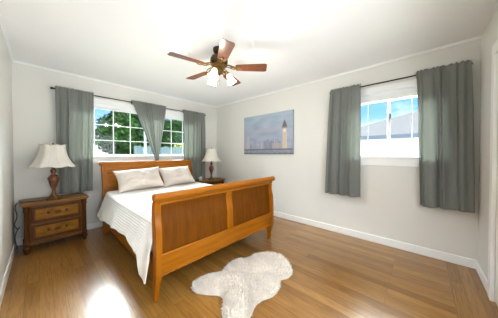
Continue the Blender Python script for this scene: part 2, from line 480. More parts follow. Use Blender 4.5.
# ------------------------------------------------------------------ curtains
RODZ = 2.155
def curtain(loc, rz, top, bot, z0, folds, amp, seed, label, group, waist=None):
    """local x along the wall, -y into the room; top/bot = (xa, xb)"""
    rr = random.Random(seed)
    ph = [rr.uniform(0, 6.28) for _ in range(6)]
    zt = RODZ + 0.048
    yr = -0.078
    def f(u, v):
        # v: 0..0.08 back pocket, then header, then the drop
        if v < 0.06:
            k = v / 0.06; z = RODZ - 0.035 + k * (zt - RODZ + 0.035); side = 1
            yb = yr + 0.014
        else:
            k = (v - 0.06) / 0.94; z = zt + (z0 - zt) * k; side = -1
            yb = yr - 0.014
        kd = 0 if side == 1 else (zt - z) / (zt - z0)
        if waist and side == -1:
            wz, wa, wb = waist
            if z > wz:
                q = (zt - z) / (zt - wz)
                q2 = q ** 1.05
                xa = top[0] + (wa - top[0]) * q2; xb = top[1] + (wb - top[1]) * q2
            else:
                q = (wz - z) / (wz - z0)
                q = min(1, q * 1.6) ** 0.7
                xa = wa + (bot[0] - wa) * q; xb = wb + (bot[1] - wb) * q
        else:
            q = kd
            xa = top[0] + (bot[0] - top[0]) * q; xb = top[1] + (bot[1] - top[1]) * q
        # uneven pleat spacing
        uu = u + 0.035 * math.sin(2 * PI * u * 2 + ph[0]) * math.sin(PI * u) + 0.018 * math.sin(2 * PI * u * 5 + ph[1]) * math.sin(PI * u)
        x = xa + (xb - xa) * uu
        near_rod = math.exp(-((z - RODZ) / 0.03) ** 2)
        a = amp * (0.35 + 0.65 * min(1, kd * 3.2)) * (1 - 0.65 * near_rod)
        s = math.sin(2 * PI * folds * u + ph[2] + 0.6 * math.sin(kd * 2.2 + ph[3]))
        s = 1 - 2 * abs(math.sin(PI * folds * u + ph[2] / 2 + 0.25 * math.sin(kd * 2.2 + ph[3]))) ** 0.55
        s *= 0.75 + 0.25 * math.sin(2 * PI * 1.3 * u + ph[4])
        s2 = math.sin(2 * PI * folds * 2.3 * u + ph[4] + kd)
        fine = math.sin(2 * PI * folds * 3.1 * u + ph[5]) * max(0, 1 - kd * 4)
        dy = a * (0.75 * s + 0.28 * s2) + 0.006 * fine
        if side == 1: dy = 0.006 * fine
        y = yb + (dy if side == -1 else dy)
        if side == -1: y = min(y - 0.35 * a, yr - 0.011)
        zj = 0.0
        if side == -1 and k < 0.04: zj = 0.010 * math.sin(2 * PI * folds * 3.7 * u + ph[1]) * (1 - k / 0.04)
        x += 0.25 * a * math.cos(2 * PI * folds * u + ph[2])
        if z < z0 + 0.03: zj += 0.006 * s
        return Vector((x, y, z + zj))
    b = B(); b.grid(f, max(70, int(folds * 18)), 60)
    o = b.obj('curtain', M_cloth, None, True, solid=0.0016)
    o.location = loc; o.rotation_euler = (0, 0, rz)
    tag(o, label, 'curtain', group)
    return o
G1 = 'grey green curtains at the two windows'
curtain((0, 0, 0), 0, (-2.945, -2.515), (-2.945, -2.545), 0.645, 4.0, 0.040, 1, 'grey green curtain panel hanging left of the wide window beside the near lamp', G1)
curtain((0, 0, 0), 0, (-1.985, -1.35), (-1.63, -1.46), 0.66, 8, 0.02, 5, 'grey green curtain gathered to a point in the middle of the wide window', G1, waist=(1.11, -1.575, -1.515))
curtain((0, 0, 0), 0, (-0.98, -0.415), (-0.985, -0.44), 0.64, 5, 0.034, 9, 'grey green curtain panel at the right end of the wide window beside the far lamp', G1)
# right wall: local +x points to -Y
curtain((0, 0, 0), -PI / 2, (2.925, 3.325), (2.865, 3.33), 0.62, 3.4, 0.054, 13, 'grey green curtain panel left of the side window with the roof view', G1)
curtain((0, 0, 0), -PI / 2, (3.905, 4.335), (3.945, 4.36), 0.62, 3.0, 0.058, 17, 'grey green curtain panel right of the side window near the room corner and door', G1)

def rod(loc, rz, x0, x1, brackets, label):
    t = thing('curtain_rod', label, 'curtain rod', loc, rz, 'thin black curtain rods')
    B().tube([(x0, -0.078, RODZ), (x1, -0.078, RODZ)], 0.008, 12).obj('rod', M_rod, t, 'auto')
    for x, s in ((x0, -1), (x1, 1)):
        m = Matrix.Rotation(s * PI / 2, 4, 'Y')
        B().lathe([(0.0, 0), (0.012, 0.0), (0.012, 0.012), (0.008, 0.016), (0.015, 0.026), (0.017, 0.036), (0.012, 0.046), (0.0, 0.05)], n=16, mat4=m).xform(Matrix.Translation((x, -0.078, RODZ))).obj('finial', M_rod, t, True)
    for x in brackets:
        q = B(); q.box(x - 0.008, x + 0.008, -0.004, 0, RODZ - 0.04, RODZ + 0.02).box(x - 0.005, x + 0.005, -0.078, -0.003, RODZ - 0.018, RODZ - 0.008)
        q.obj('bracket', M_rod, t)
    return t
rod((0, 0, 0), 0, -2.945, -0.43, (-2.92, -0.45), 'thin black curtain rod across the wide window behind the bed')
rod((0, 0, 0), -PI / 2, 2.955, 4.30, (2.97, 4.28), 'thin black curtain rod over the side window with the roof view')

# ------------------------------------------------------------------ bed
BX = -1.68
bed = thing('sleigh_bed', 'honey oak sleigh bed with rolled headboard and panelled footboard', 'bed', (BX, -1.35, 0))
def wy(y): return y + 1.35     # world y -> bed local y
def interp(tab, z):
    if z <= tab[0][0]: return tab[0][1]
    for (a, va), (b_, vb) in zip(tab, tab[1:]):
        if z <= b_:
            t = (z - a) / (b_ - a); t = t * t * (3 - 2 * t)
            return va + (vb - va) * t
    return tab[-1][1]
HEAD = [(0.0, -0.345), (0.15, -0.345), (0.45, -0.34), (0.70, -0.325), (0.90, -0.285), (1.0, -0.25), (1.08, -0.225)]
FOOT = [(0.0, -2.345), (0.10, -2.352), (0.24, -2.372), (0.40, -2.378), (0.58, -2.372), (0.74, -2.352), (0.80, -2.358), (0.86, -2.385), (0.90, -2.40)]
def slab(tab, x0, x1, z0, z1, t, n=24, tz=None, bow=None):
    """solid sheet following the sleigh curve; t half thickness (tz(z) may override)"""
    poly = []
    zs = [z0 + (z1 - z0) * k / n for k in range(n + 1)]
    for z in zs: poly.append((wy(interp(tab, z)) - (tz(z) if tz else t), z))
    for z in reversed(zs): poly.append((wy(interp(tab, z)) + (tz(z) if tz else t), z))
    return B().prism(poly, 'x', x0, x1)
HWH = 0.775
def scroll(tab, ztop, rad, x0, x1, out):
    """rolled top rail"""
    yc = wy(interp(tab, ztop)) + out
    b = B()
    b.lathe([(0, x0), (rad * 0.8, x0), (rad, x0 + 0.008), (rad, x1 - 0.008), (rad * 0.8, x1), (0, x1)], n=24, mat4=Matrix.Rotation(PI / 2, 4, 'Y'))
    b.xform(Matrix.Translation((0, yc, ztop)))
    return b
# headboard
hbd = slab(HEAD, -HWH + 0.062, HWH - 0.062, 0.30, 0.92, 0.012).obj('headboard_panel', M_oakx, bed, 'auto')
for s in (-1, 1):
    x0, x1 = sorted((s * HWH, s * (HWH - 0.065)))
    slab(HEAD, x0, x1, 0.0, 1.07, 0.036, tz=lambda z: 0.036 if z > .12 else 0.028 + .008 * z / .12).obj('headboard_post', M_oak, bed, 'auto')
slab(HEAD, -HWH + 0.065, HWH - 0.065, 0.92, 1.07, 0.026).obj('headboard_rail', M_oakx, bed, 'auto')
b = B(); b.tube([(x, wy(interp(HEAD, 0.915)) - 0.026, 0.915) for x in (-HWH + 0.065, HWH - 0.065)], 0.009, 8)
b.obj('headboard_bead', M_oakx, bed, 'auto')
scroll(HEAD, 1.065, 0.032, -HWH - 0.02, HWH + 0.02, 0.012).obj('headboard_scroll', M_oakx, bed, 'auto')
# footboard
HWH = 0.805
def post_t(z):
    return interp([(0, 0.020), (0.06, 0.022), (0.16, 0.034), (0.24, 0.040), (0.45, 0.040), (0.60, 0.040), (0.74, 0.030), (0.84, 0.026)], z)
for s in (-1, 1):
    x0, x1 = sorted((s * HWH, s * (HWH - 0.043)))
    pb = slab(FOOT, x0, x1, 0.0, 0.86, 0.03, 40, tz=post_t)
    # tapered foot with a small step
    for v in pb.bm.verts:
        if v.co.z < 0.20:
            k = (0.20 - v.co.z) / 0.20
            cx = (x0 + x1) / 2 + s * 0.004
            v.co.x = cx + (v.co.x - cx) * (1 - 0.38 * k)
    pb.obj('footboard_post', M_oak, bed, 'auto')
xi = HWH - 0.043
slab(FOOT, -xi, xi, 0.80, 0.88, 0.022, tz=lambda z: 0.022).obj('footboard_rail', M_oakx, bed, 'auto')
slab(FOOT, -xi, xi, 0.21, 0.39, 0.024).obj('footboard_rail', M_oakx, bed, 'auto')
b = B()
for zz, off in ((0.39, 0.024), (0.222, 0.026), (0.807, 0.022)):
    y = wy(interp(FOOT, zz)) - off
    b.tube([(-xi, y, zz), (xi, y, zz)], 0.009, 8)
b.obj('footboard_bead', M_oakx, bed, 'auto')
slab(FOOT, -0.042, 0.042, 0.39, 0.80, 0.021).obj('footboard_stile', M_oak, bed, 'auto')
for s in (-1, 1):
    x0, x1 = sorted((s * xi, s * (xi - 0.012)))
    slab(FOOT, x0, x1, 0.39, 0.80, 0.019).obj('footboard_stile', M_oak, bed, 'auto')
for s in (-1, 1):
    xa, xb = sorted((s * 0.042, s * (xi - 0.012)))
    n = 22; wdt = (xb - xa) / n
    p = bmesh.new()
    bb = B()
    for k in range(n):   # beadboard strips with a groove between them
        q = slab(FOOT, xa + k * wdt + 0.001, xa + (k + 1) * wdt - 0.001, 0.39, 0.80, 0.010)
        me = bpy.data.meshes.new('tmp'); q.bm.to_mesh(me); q.bm.free(); bb.bm.from_mesh(me); bpy.data.meshes.remove(me)
    q = slab(FOOT, xa, xb, 0.39, 0.80, 0.0085)
    me = bpy.data.meshes.new('tmp'); q.bm.to_mesh(me); q.bm.free(); bb.bm.from_mesh(me); bpy.data.meshes.remove(me)
    bb.obj('footboard_panel', M_panel, bed, 'auto', label='darker beadboard panel of the footboard')
scroll(FOOT, 0.870, 0.033, -HWH - 0.018, HWH + 0.018, -0.014).obj('footboard_scroll', M_oakx, bed, 'auto')
M_oaky = wood('honey_oak_side_rail', rgb(150, 87, 6), rough=0.42, grain=(1, 0.12, 1), coat=0.12)
for s in (-1, 1):
    x0, x1 = sorted((s * 0.772, s * 0.748))
    B().box(x0, x1, wy(-2.335), wy(-0.37), 0.15, 0.33, 0.004).obj('side_rail', M_oaky, bed)
b = B()
for k in range(9):
    y = -2.2 + k * 0.22
    b.box(-0.745, 0.745, wy(y) - 0.04, wy(y) + 0.04, 0.225, 0.243)
b.obj('slats', M_oakx, bed)

mt = B().box(-0.738, 0.738, -0.94, 0.96, 0.247, 0.615, 0.05, 4).obj('mattress', M_matt, None, True)
mt.location = (BX, -1.35, 0); tag(mt, 'thick white mattress under the cream coverlet of the oak bed', 'mattress')

# coverlet draped over the mattress
def coverlet():
    y0, y1 = -2.318, -0.46
    hw, zt = 0.765, 0.645
    def hem(side, y):
        if side < 0:   # near, left side of the bed
            pts = [(-2.36, 0.22), (-2.315, 0.19), (-2.28, 0.18), (-2.18, 0.18), (-2.16, 0.22), (-2.135, 0.345), (-2.0, 0.345), (-1.8, 0.375), (-1.5, 0.375), (-1.14, 0.345), (-0.63, 0.315), (-0.40, 0.32)]
        else:
            pts = [(-2.36, 0.30), (-0.4, 0.30)]
        ys = sorted(pts)
        if y <= ys[0][0]: return ys[0][1]
        for (a, va), (c_, vc) in zip(ys, ys[1:]):
            if y <= c_:
                t = (y - a) / (c_ - a); t = t * t * (3 - 2 * t)
                return va + (vc - va) * t
        return ys[-1][1]
    def f(u, v):
        y = y0 + (y1 - y0) * v
        R = 0.055
        # u: 0..0.3 left drop, 0.3..0.7 top, 0.7..1 right drop
        def drop(side, k):   # k 0 at shoulder, 1 at hem
            hz = hem(side, y)
            if k < 0.25:
                a = k / 0.25 * PI / 2
                x = hw - R + R * math.sin(a); z = zt - R + R * math.cos(a)
                nx, nz = math.sin(a), math.cos(a)
            else:
                q = (k - 0.25) / 0.75
                z = zt - R + (hz - zt + R) * q
                x = hw + 0.018 * q + (0.066 + 0.015 * max(0, min(1, (y + 1.6) / 0.8)) * (side < 0)) * q ** (1.15 if y > -2.0 else 0.8)
                x += 0.028 * max(0, min(1, (-2.2 - y) / 0.1)) * min(1, q * 2.2)
                x += 0.010 * math.sin(y * 9 + 1.3) * q + 0.006 * math.sin(y * 23) * q
                nx, nz = 1, 0
            return side * x, z, side * nx, nz
        if u < 0.36:
            x, z, nx, nz = drop(-1, 1 - u / 0.36)
        elif u > 0.64:
            x, z, nx, nz = drop(1, (u - 0.64) / 0.36)
        else:
            q = (u - 0.36) / 0.28
            x = -(hw - R) + 2 * (hw - R) * q; z = zt; nx, nz = 0, 1
        # the edge at the foot dips behind the footboard; the tail flares out past the post
        if abs(x) < hw and y < -2.24:
            z -= 0.05 * ((-2.24 - y) / 0.08) ** 2
        # channel quilting
        arc = (u * 2.4) if u < 0.36 else (u * 5.0)
        rib = abs(math.sin(PI * (z / 0.023))) if abs(nz) < 0.8 else abs(math.sin(PI * x / 0.03))
        amp = 0.0026 if abs(nz) < 0.8 else 0.002
        x += nx * amp * rib; z += nz * amp * rib
        z += 0.006 * noise.noise(Vector((x * 3, y * 3, 1.7))) * (1 if abs(nz) > .5 else 0.3)
        yy = y
        if u < 0.36 and y < -2.1:
            q = max(0.0, (0.64 - u / 0.36) / 0.64); yy = y - 0.04 * min(1, q * 2) * ((-2.1 - y) / 0.22)
        return Vector((x, yy + 1.35, z))
    b = B(); b.grid(f, 180, 90)
    o = b.obj('coverlet', M_cover, None, True, solid=0.008)
    o.location = (BX, -1.35, 0)
    tag(o, 'cream channel-quilted coverlet spread over the bed and hanging down its near side', 'bedspread')
coverlet()

# pillows leaning on the headboard
def pillow(loc, rot, wd, ht, th, seed, label):
    def f(sgn):
        def g(u, v):
            a, c_ = 2 * u - 1, 2 * v - 1
            x = wd / 2 * a * (1 - 0.11 * (1 - c_ * c_) * abs(a) ** 3)
            y = ht / 2 * c_ * (1 - 0.16 * (1 - a * a) * abs(c_) ** 3)
            e = max(0, (1 - abs(a) ** 2.6)) * max(0, (1 - abs(c_) ** 2.6))
            z = sgn * th / 2 * e ** 0.7
            z += sgn * 0.022 * e * noise.noise(Vector((x * 7 + seed, y * 9, seed)))
            z += sgn * 0.010 * e ** 0.4 * noise.noise(Vector((x * 16 + y * 8 + seed, y * 26 - x * 6, sgn * 3 + seed)))
            return Vector((x, y, z))
        return g
    b = B(); b.grid(f(1), 56, 40); b.grid(f(-1), 56, 40)
    bmesh.ops.remove_doubles(b.bm, verts=b.bm.verts, dist=0.0008)
    o = b.obj('pillow', M_pill, None, True)
    o.location = loc; o.rotation_euler = rot
    tag(o, label, 'pillow', 'pillows on the bed')
pillow((-2.01, -0.60, 0.817), (math.radians(50), math.radians(-3), math.radians(-2)), 0.69, 0.42, 0.21, 3.1, 'oatmeal pillow leaning on the headboard on the near left side of the bed')
pillow((-1.37, -0.58, 0.817), (math.radians(50), math.radians(-1.5), math.radians(2)), 0.63, 0.42, 0.21, 8.4, 'oatmeal pillow leaning on the headboard on the far right side of the bed')

# ------------------------------------------------------------------ nightstands (local: front at -y, width along x)
def nightstand(loc, rz, label):
    t = thing('nightstand', label, 'nightstand', loc, rz, 'matching nightstands')
    hw, d0, d1_, h = 0.30, -0.195, 0.19, 0.62
    B().box(-hw + 0.03, hw - 0.03, d0 + 0.03, d1_, 0.095, h - 0.035, 0.003).obj('carcass', M_ns, t)
    tp = B(); tp.box(-hw - 0.018, hw + 0.018, d0 - 0.02, d1_ + 0.005, h - 0.022, h, 0.008, 3).box(-hw - 0.006, hw + 0.006, d0 - 0.008, d1_, h - 0.038, h - 0.022, 0.004)
    tp.obj('tabletop', M_nstop, t, 'auto')
    bm_ = B(); bm_.box(-hw + 0.02, hw - 0.02, d0 + 0.012, d1_, 0.095, 0.135, 0.006)
    bm_.obj('base_moulding', M_ns, t)
    # corner posts, fluted, with turned feet
    for s in (-1, 1):
        p = B()
        prof = [(0.030, 0.10), (0.034, 0.105), (0.034, 0.125), (0.028, 0.13), (0.025, 0.15), (0.024, 0.30), (0.023, 0.50), (0.027, 0.515), (0.030, 0.525), (0.030, 0.54), (0.026, 0.545), (0.030, 0.56), (0.033, 0.585)]
        def fl(a, i, r): return r * (1 - (0.10 * (0.5 + 0.5 * math.cos(10 * a)) if 4 <= i <= 6 else 0))
        p.lathe(prof, (s * (hw - 0.032), d0 + 0.030, 0), n=40, mod=fl)
        po = p.obj('corner_post', M_nsv, t, 'auto')
        ft = B().lathe([(0.016, 0), (0.022, 0.004), (0.026, 0.03), (0.034, 0.05), (0.036, 0.066), (0.030, 0.08), (0.022, 0.088), (0.030, 0.10)], (s * (hw - 0.032), d0 + 0.030, 0), n=24)
        ft.obj('foot', M_nsv, po, 'auto')
        B().box(s * (hw - 0.032) - 0.02, s * (hw - 0.032) + 0.02, d1_ - 0.045, d1_ - 0.005, 0, 0.10, 0.004).obj('back_leg', M_nsv, t)
    for z0, z1 in ((0.148, 0.345), (0.365, 0.562)):
        y = d0 + 0.03
        f = B(); x0, x1 = -hw + 0.066, hw - 0.066
        f.box(x0, x1, y - 0.012, y + 0.02, z0, z1, 0.003)
        dr = f.obj('drawer', M_ns, t)
        fr = B(); wv = 0.028   # raised frame moulding
        for (a, b_, c_, e_) in ((x0 + .004, x1 - .004, z1 - wv, z1 - .004), (x0 + .004, x1 - .004, z0 + .004, z0 + wv), (x0 + .004, x0 + wv, z0 + wv, z1 - wv), (x1 - wv, x1 - .004, z0 + wv, z1 - wv)):
            fr.box(a, b_, y - 0.022, y - 0.010, c_, e_, 0.005)
        fr.obj('drawer_frame', M_nsv, dr)
        B().box(x0 + wv + 0.008, x1 - wv - 0.008, y - 0.017, y - 0.011, z0 + wv + 0.008, z1 - wv - 0.008, 0.003).obj('drawer_panel', M_drawer, dr, label='golden burl drawer panel')
        pu = B(); zc = (z0 + z1) / 2
        pts = [(0.085 * math.cos(a), y - 0.034 - 0.006 * math.sin(a), zc + 0.008 - 0.026 * math.sin(a)) for a in [PI * k / 14 for k in range(15)]]
        pu.tube(pts, [0.002 + 0.0012 * math.sin(PI * k / 14) for k in range(15)], 8)
        for s in (-1, 1):
            pu.ball((s * 0.085, y - 0.022, zc + 0.008), (0.016, 0.006, 0.020), 12)
            pu.tube([(s * 0.085, y - 0.020, zc + 0.008), (s * 0.085, y - 0.036, zc + 0.008)], 0.004, 8)
        pu.ball((0, y - 0.02, zc + 0.004), (0.034, 0.004, 0.016), 12)
        pu.obj('drawer_pull', M_pull, dr, True)
    return t
n1 = nightstand((-2.962, -0.25, 0), math.radians(4.5), 'carved brown two-drawer nightstand in the corner left of the bed')
dup(n1, (-0.385, -0.225, 0), 0, 'carved brown two-drawer nightstand right of the headboard, mostly hidden behind the bed')

# ------------------------------------------------------------------ table lamps
def lamp(loc, rz, label):
    t = thing('table_lamp', label, 'lamp', loc, rz, 'matching table lamps')
    sq = lambda a, i, r: r * (1 + (0.10 * math.cos(4 * a) if i < 5 else 0))
    bs = B().lathe([(0.0, 0), (0.070, 0), (0.072, 0.012), (0.062, 0.022), (0.058, 0.034), (0.040, 0.046), (0.032, 0.06), (0.022, 0.075), (0.018, 0.10), (0.020, 0.112), (0.0, 0.114)], n=40, mod=sq)
    bs.obj('base', M_lbase, t, 'auto')
    ur = B().lathe([(0.0, 0.11), (0.018, 0.112), (0.022, 0.14), (0.034, 0.18), (0.045, 0.22), (0.052, 0.255), (0.052, 0.28), (0.045, 0.305), (0.032, 0.322), (0.022, 0.328), (0, 0.33)], n=32)
    u = ur.obj('urn', M_urn, t, 'auto', label='brown glazed urn body')
    sw = B()
    for k in range(4):
        a0 = k * PI / 2
        pts = []
        for j in range(9):
            q = j / 8; a = a0 + q * PI / 2; z = 0.285 - 0.032 * math.sin(PI * q)
            r = 0.0525 if z > .255 else 0.052 - (0.255 - z) * 0.19
            pts.append((r * math.cos(a), r * math.sin(a), z))
        sw.tube(pts, 0.0035, 6)
        sw.ball((0.050 * math.cos(a0), 0.050 * math.sin(a0), 0.287), 0.007, 8)
    sw.obj('swag', M_lbase, u, True)
    B().lathe([(0.0, 0.328), (0.020, 0.33), (0.018, 0.342), (0.028, 0.356), (0.031, 0.374), (0.027, 0.396), (0.018, 0.402), (0.014, 0.41), (0, 0.411)], n=24).obj('neck', M_urn, t, 'auto')
    B().lathe([(0, 0.41), (0.017, 0.411), (0.018, 0.46), (0.013, 0.47), (0.0, 0.471)], n=20).obj('socket', M_pull, t, 'auto')
    B().lathe([(0, 0.47), (0.014, 0.472), (0.030, 0.52), (0.027, 0.55), (0.012, 0.57), (0, 0.572)], n=20).obj('bulb', M_plastic, t, True)
    b = B()   # harp
    b.tube([(0.05 * math.sin(PI * k / 20) * (1 if True else 1) * 1.0, 0, 0.42 + 0.295 * k / 20) for k in range(21)], 0.0018, 6)
    b.tube([(-0.05 * math.sin(PI * k / 20), 0, 0.42 + 0.295 * k / 20) for k in range(21)], 0.0018, 6)
    b.obj('harp', M_pull, t)
    # bell shade of eight curved panels with a scalloped hem
    nr = 16
    def shade_f(u, v):
        a = 2 * PI * u
        k = v
        r = 0.124 + 0.104 * (1 - k) ** 2.3
        pan = abs(math.cos(4 * a))          # 0 mid-panel .. 1 at ribs
        r *= 1 - 0.055 * (1 - pan ** 3) * (1 - 0.3 * k)
        z = 0.425 + 0.295 * k
        if k < 0.12: z += 0.014 * (1 - pan) * (1 - k / 0.12) * 1.2
        if k > 0.9: z -= 0.012 * (1 - pan) * (k - 0.9) / 0.1
        return Vector((r * math.cos(a), r * math.sin(a), z))
    s = B(); s.grid(shade_f, 96, 18)
    bmesh.ops.remove_doubles(s.bm, verts=s.bm.verts, dist=0.0004)
    sh = s.obj('lamp_shade', M_shade, t, True, solid=0.002)
    e = B()
    e.tube([shade_f(k / 96, 0) for k in range(96)], 0.003, 6, closed=True)
    e.tube([shade_f(k / 96, 1) for k in range(96)], 0.003, 6, closed=True)
    for k in range(8):
        e.tube([shade_f(k / 8, j / 12) * 1.0 for j in range(13)], 0.0018, 5)
        p = shade_f(k / 8, 1); e.ball((p.x * 1.03, p.y * 1.03, p.z + 0.004), 0.007, 8)
    e.obj('shade_trim', M_trim, sh, True)
    sp = B()
    for k in range(3):
        a = k * 2 * PI / 3; sp.tube([(0, 0, 0.715), (0.103 * math.cos(a), 0.103 * math.sin(a), 0.712)], 0.0015, 5)
    sp.obj('shade_spider', M_pull, sh)
    B().lathe([(0, 0.712), (0.006, 0.714), (0.004, 0.722), (0.009, 0.732), (0.006, 0.742), (0, 0.746)], n=14).obj('finial', M_pull, t, True)
    return t
LZ = 0.6215
l1 = lamp((-2.983, -0.37, LZ), 0.2, 'table lamp with ivory bell shade and brown urn on the nightstand in the left corner')
dup(l1, (-0.43, -0.36, LZ), 0.6, 'table lamp with ivory bell shade on the far nightstand right of the bed')
# cord of the near lamp, running over the table top and down in loops behind the stand
def smooth_pts(pts, n=8):
    out = []
    P_ = [Vector(p) for p in pts]
    for i in range(len(P_) - 1):
        p0, p1, p2, p3 = P_[max(i - 1, 0)], P_[i], P_[i + 1], P_[min(i + 2, len(P_) - 1)]
        for k in range(n):
            t = k / n
            out.append(0.5 * ((2 * p1) + (-p0 + p2) * t + (2 * p0 - 5 * p1 + 4 * p2 - p3) * t * t + (-p0 + 3 * p1 - 3 * p2 + p3) * t ** 3))
    out.append(P_[-1]); return out
ci = Matrix.Rotation(-0.2, 4, 'Z') @ Matrix.Translation((2.983, 0.37, -LZ))
wp = [(-3.05, -0.375, 0.632), (-3.14, -0.38, 0.6265), (-3.23, -0.35, 0.627), (-3.288, -0.34, 0.622), (-3.308, -0.33, 0.57), (-3.295, -0.34, 0.46), (-3.315, -0.33, 0.36), (-3.29, -0.36, 0.31), (-3.275, -0.36, 0.33), (-3.295, -0.32, 0.29), (-3.315, -0.28, 0.20), (-3.31, -0.30, 0.12), (-3.30, -0.35, 0.11), (-3.29, -0.36, 0.06), (-3.30, -0.33, 0.02)]
b = B(); b.tube([ci @ p for p in smooth_pts(wp)], 0.005, 6)
b.obj('power_cord', M_cord, l1, True)
# small pale box on the far stand
cx_ = thing('trinket_box', 'small cream box left of the lamp on the far nightstand', 'box', (-0.655, -0.27, 0.6215), 0.35)
B().box(-0.032, 0.032, -0.02, 0.02, 0.0, 0.085, 0.008, 3).obj('case', mat('cream_plastic', rgb(236, 230, 212), 0.4), cx_, 'auto')
B().box(-0.024, 0.024, -0.0215, -0.0195, 0.02, 0.076, 0.0008).obj('front_panel', M_plastic, cx_)

# ------------------------------------------------------------------ ceiling fan
FX, FY = -1.71, -2.24
md = B().lathe([(0.0, 0), (0.405, 0), (0.405, -0.002), (0.395, -0.007), (0.38, -0.009), (0.36, -0.008), (0.345, -0.005), (0.32, -0.0055), (0.14, -0.009), (0.12, -0.020), (0.0, -0.020)], n=80)
mo = md.obj('ceiling_medallion', M_ceil, None, 'auto'); mo.location = (FX, FY, H)
tag(mo, 'large round white plaster ring on the ceiling around the fan mount', 'ceiling medallion')
fan = thing('ceiling_fan', 'five-blade ceiling fan with brown blades, brass arms and lit glass shades', 'ceiling fan', (FX, FY, H - 0.02))
Z = lambda z: z - (H - 0.02)
B().lathe([(0.0, Z(2.42)), (0.066, Z(2.42)), (0.068, Z(2.405)), (0.058, Z(2.375)), (0.034, Z(2.36)), (0.0, Z(2.36))], n=36).obj('canopy', M_bronze, fan, 'auto')
B().tube([(0, 0, Z(2.365)), (0, 0, Z(2.325))], 0.022, 16).obj('downrod', M_bronze, fan, 'auto')
B().lathe([(0, Z(2.335)), (0.055, Z(2.335)), (0.085, Z(2.325)), (0.098, Z(2.30)), (0.10, Z(2.265)), (0.092, Z(2.245)), (0.08, Z(2.235)), (0.0, Z(2.235))], n=40).obj('motor_housing', M_bronze, fan, 'auto')
B().lathe([(0, Z(2.236)), (0.082, Z(2.236)), (0.088, Z(2.226)), (0.07, Z(2.21)), (0.05, Z(2.20)), (0.056, Z(2.185)), (0.05, Z(2.15)), (0.03, Z(2.135)), (0.012, Z(2.125)), (0.0, Z(2.115))], n=36).obj('switch_housing', M_brass, fan, 'auto')
def blade_bm():
    b = B(); n = 16
    out = []
    r0, r1 = 0.19, 0.545
    for k in range(n + 1):
        q = k / n; x = r0 + (r1 - r0) * q
        hwid = 0.050 + 0.018 * q
        if q < 0.06: hwid *= 0.8 + 0.2 * q / 0.06
        if q > 0.94: hwid *= math.sqrt(max(0.0, 1 - ((q - 0.94) / 0.06) ** 2 * 0.35))
        out.append((x, hwid))
    poly = [(x, -h) for x, h in out] + [(x, h) for x, h in reversed(out)]
    b.prism(poly, 'z', -0.003, 0.003)
    b.xform(Matrix.Rotation(math.radians(-12), 4, 'X'))
    return b
def iron_bm():
    b = B()
    for s in (-1, 1):
        pts = [(0.075, s * 0.012, 0.016), (0.11, s * 0.030, 0.018), (0.145, s * 0.040, 0.004), (0.175, s * 0.030, -0.004), (0.19, s * 0.012, -0.006), (0.20, s * 0.024, -0.008), (0.225, s * 0.034, -0.009), (0.25, s * 0.022, -0.008), (0.258, 0, -0.008)]
        b.tube(smooth_pts(pts, 5), 0.0052, 8)
    b.tube(smooth_pts([(0.07, 0, 0.02), (0.11, 0, 0.026), (0.15, 0, 0.006), (0.19, 0, -0.006), (0.258, 0, -0.008)], 5), 0.007, 8)
    b.ball((0.15, 0, 0.004), (0.022, 0.018, 0.008), 12)
    b.ball((0.225, 0, -0.009), (0.016, 0.014, 0.005), 10)
    return b
bl_first = None
for k in range(5):
    a = math.radians(23.8 + 72 * k)
    if k == 0:
        bl = blade_bm().obj('blade', M_blade, fan, 'auto'); ir = iron_bm().obj('blade_iron', M_brass, fan, True)
        bl_me, ir_me = bl.data, ir.data
    else:
        bl = bpy.data.objects.new('blade', bl_me); ir = bpy.data.objects.new('blade_iron', ir_me)
        for o in (bl, ir): COL.objects.link(o); o.parent = fan
    for o in (bl, ir):
        o.location = (0, 0, Z(2.205)); o.rotation_euler = (0, 0, a)
sh_me = None
for az in (-33, -153, 87):
    a = math.radians(az)
    # local: arm goes out along x and down; shade axis tilts outward
    if sh_me is None:
        ar = B().tube(smooth_pts([(0.04, 0, Z(2.165)), (0.075, 0, Z(2.172)), (0.10, 0, Z(2.162)), (0.108, 0, Z(2.148))], 5), 0.006, 8)
        ax = Matrix.Translation((0.106, 0, Z(2.150))) @ Matrix.Rotation(math.radians(180 - 24), 4, 'Y')
        ao = ar.obj('light_arm', M_brass, fan, True)
        so = B().lathe([(0, -0.012), (0.016, -0.012), (0.022, 0.0), (0.024, 0.012), (0.0, 0.014)], n=20, mat4=ax).obj('shade_holder', M_brass, ao, 'auto')
        gs = B().lathe([(0.022, 0.008), (0.030, 0.020), (0.034, 0.045), (0.040, 0.075), (0.052, 0.105), (0.056, 0.112)], n=28, mat4=ax, mod=lambda a, i, r: r * (1 + (0.03 * math.cos(8 * a) if i > 3 else 0)))
        go = gs.obj('glass_shade', M_lit, ao, True, label='lit frosted glass shade', solid=0.003)
        bo = B().ball((0, 0, 0.055), (0.02, 0.02, 0.032), 14).xform(ax).obj('bulb', M_bulb, ao, True)
        sh_me = [ao, so, go, bo]
        objs = sh_me
    else:
        ao2 = sh_me[0].copy(); COL.objects.link(ao2)
        for o in sh_me[1:]:
            d = o.copy(); COL.objects.link(d); d.parent = ao2
        objs = [ao2]
    objs[0].rotation_euler = (0, 0, a)
    q = Matrix.Rotation(a, 4, 'Z') @ Vector((0.175, 0, 2.05 - (H - 0.02)))
    pl = add_light('fan_light', 'POINT', (FX + q.x, FY + q.y, 2.02), (0, 0, 0), 2.4, (1, 0.93, 0.84), shadow_soft_size=0.05)
for s, ln_ in ((-0.03, 0.16), (0.03, 0.12)):
    b = B(); b.tube([(s, 0.03, Z(2.15)), (s, 0.03, Z(2.15) - ln_)], 0.0012, 5).ball((s, 0.03, Z(2.15) - ln_), 0.006, 8)
    b.obj('pull_chain', M_brass, fan)

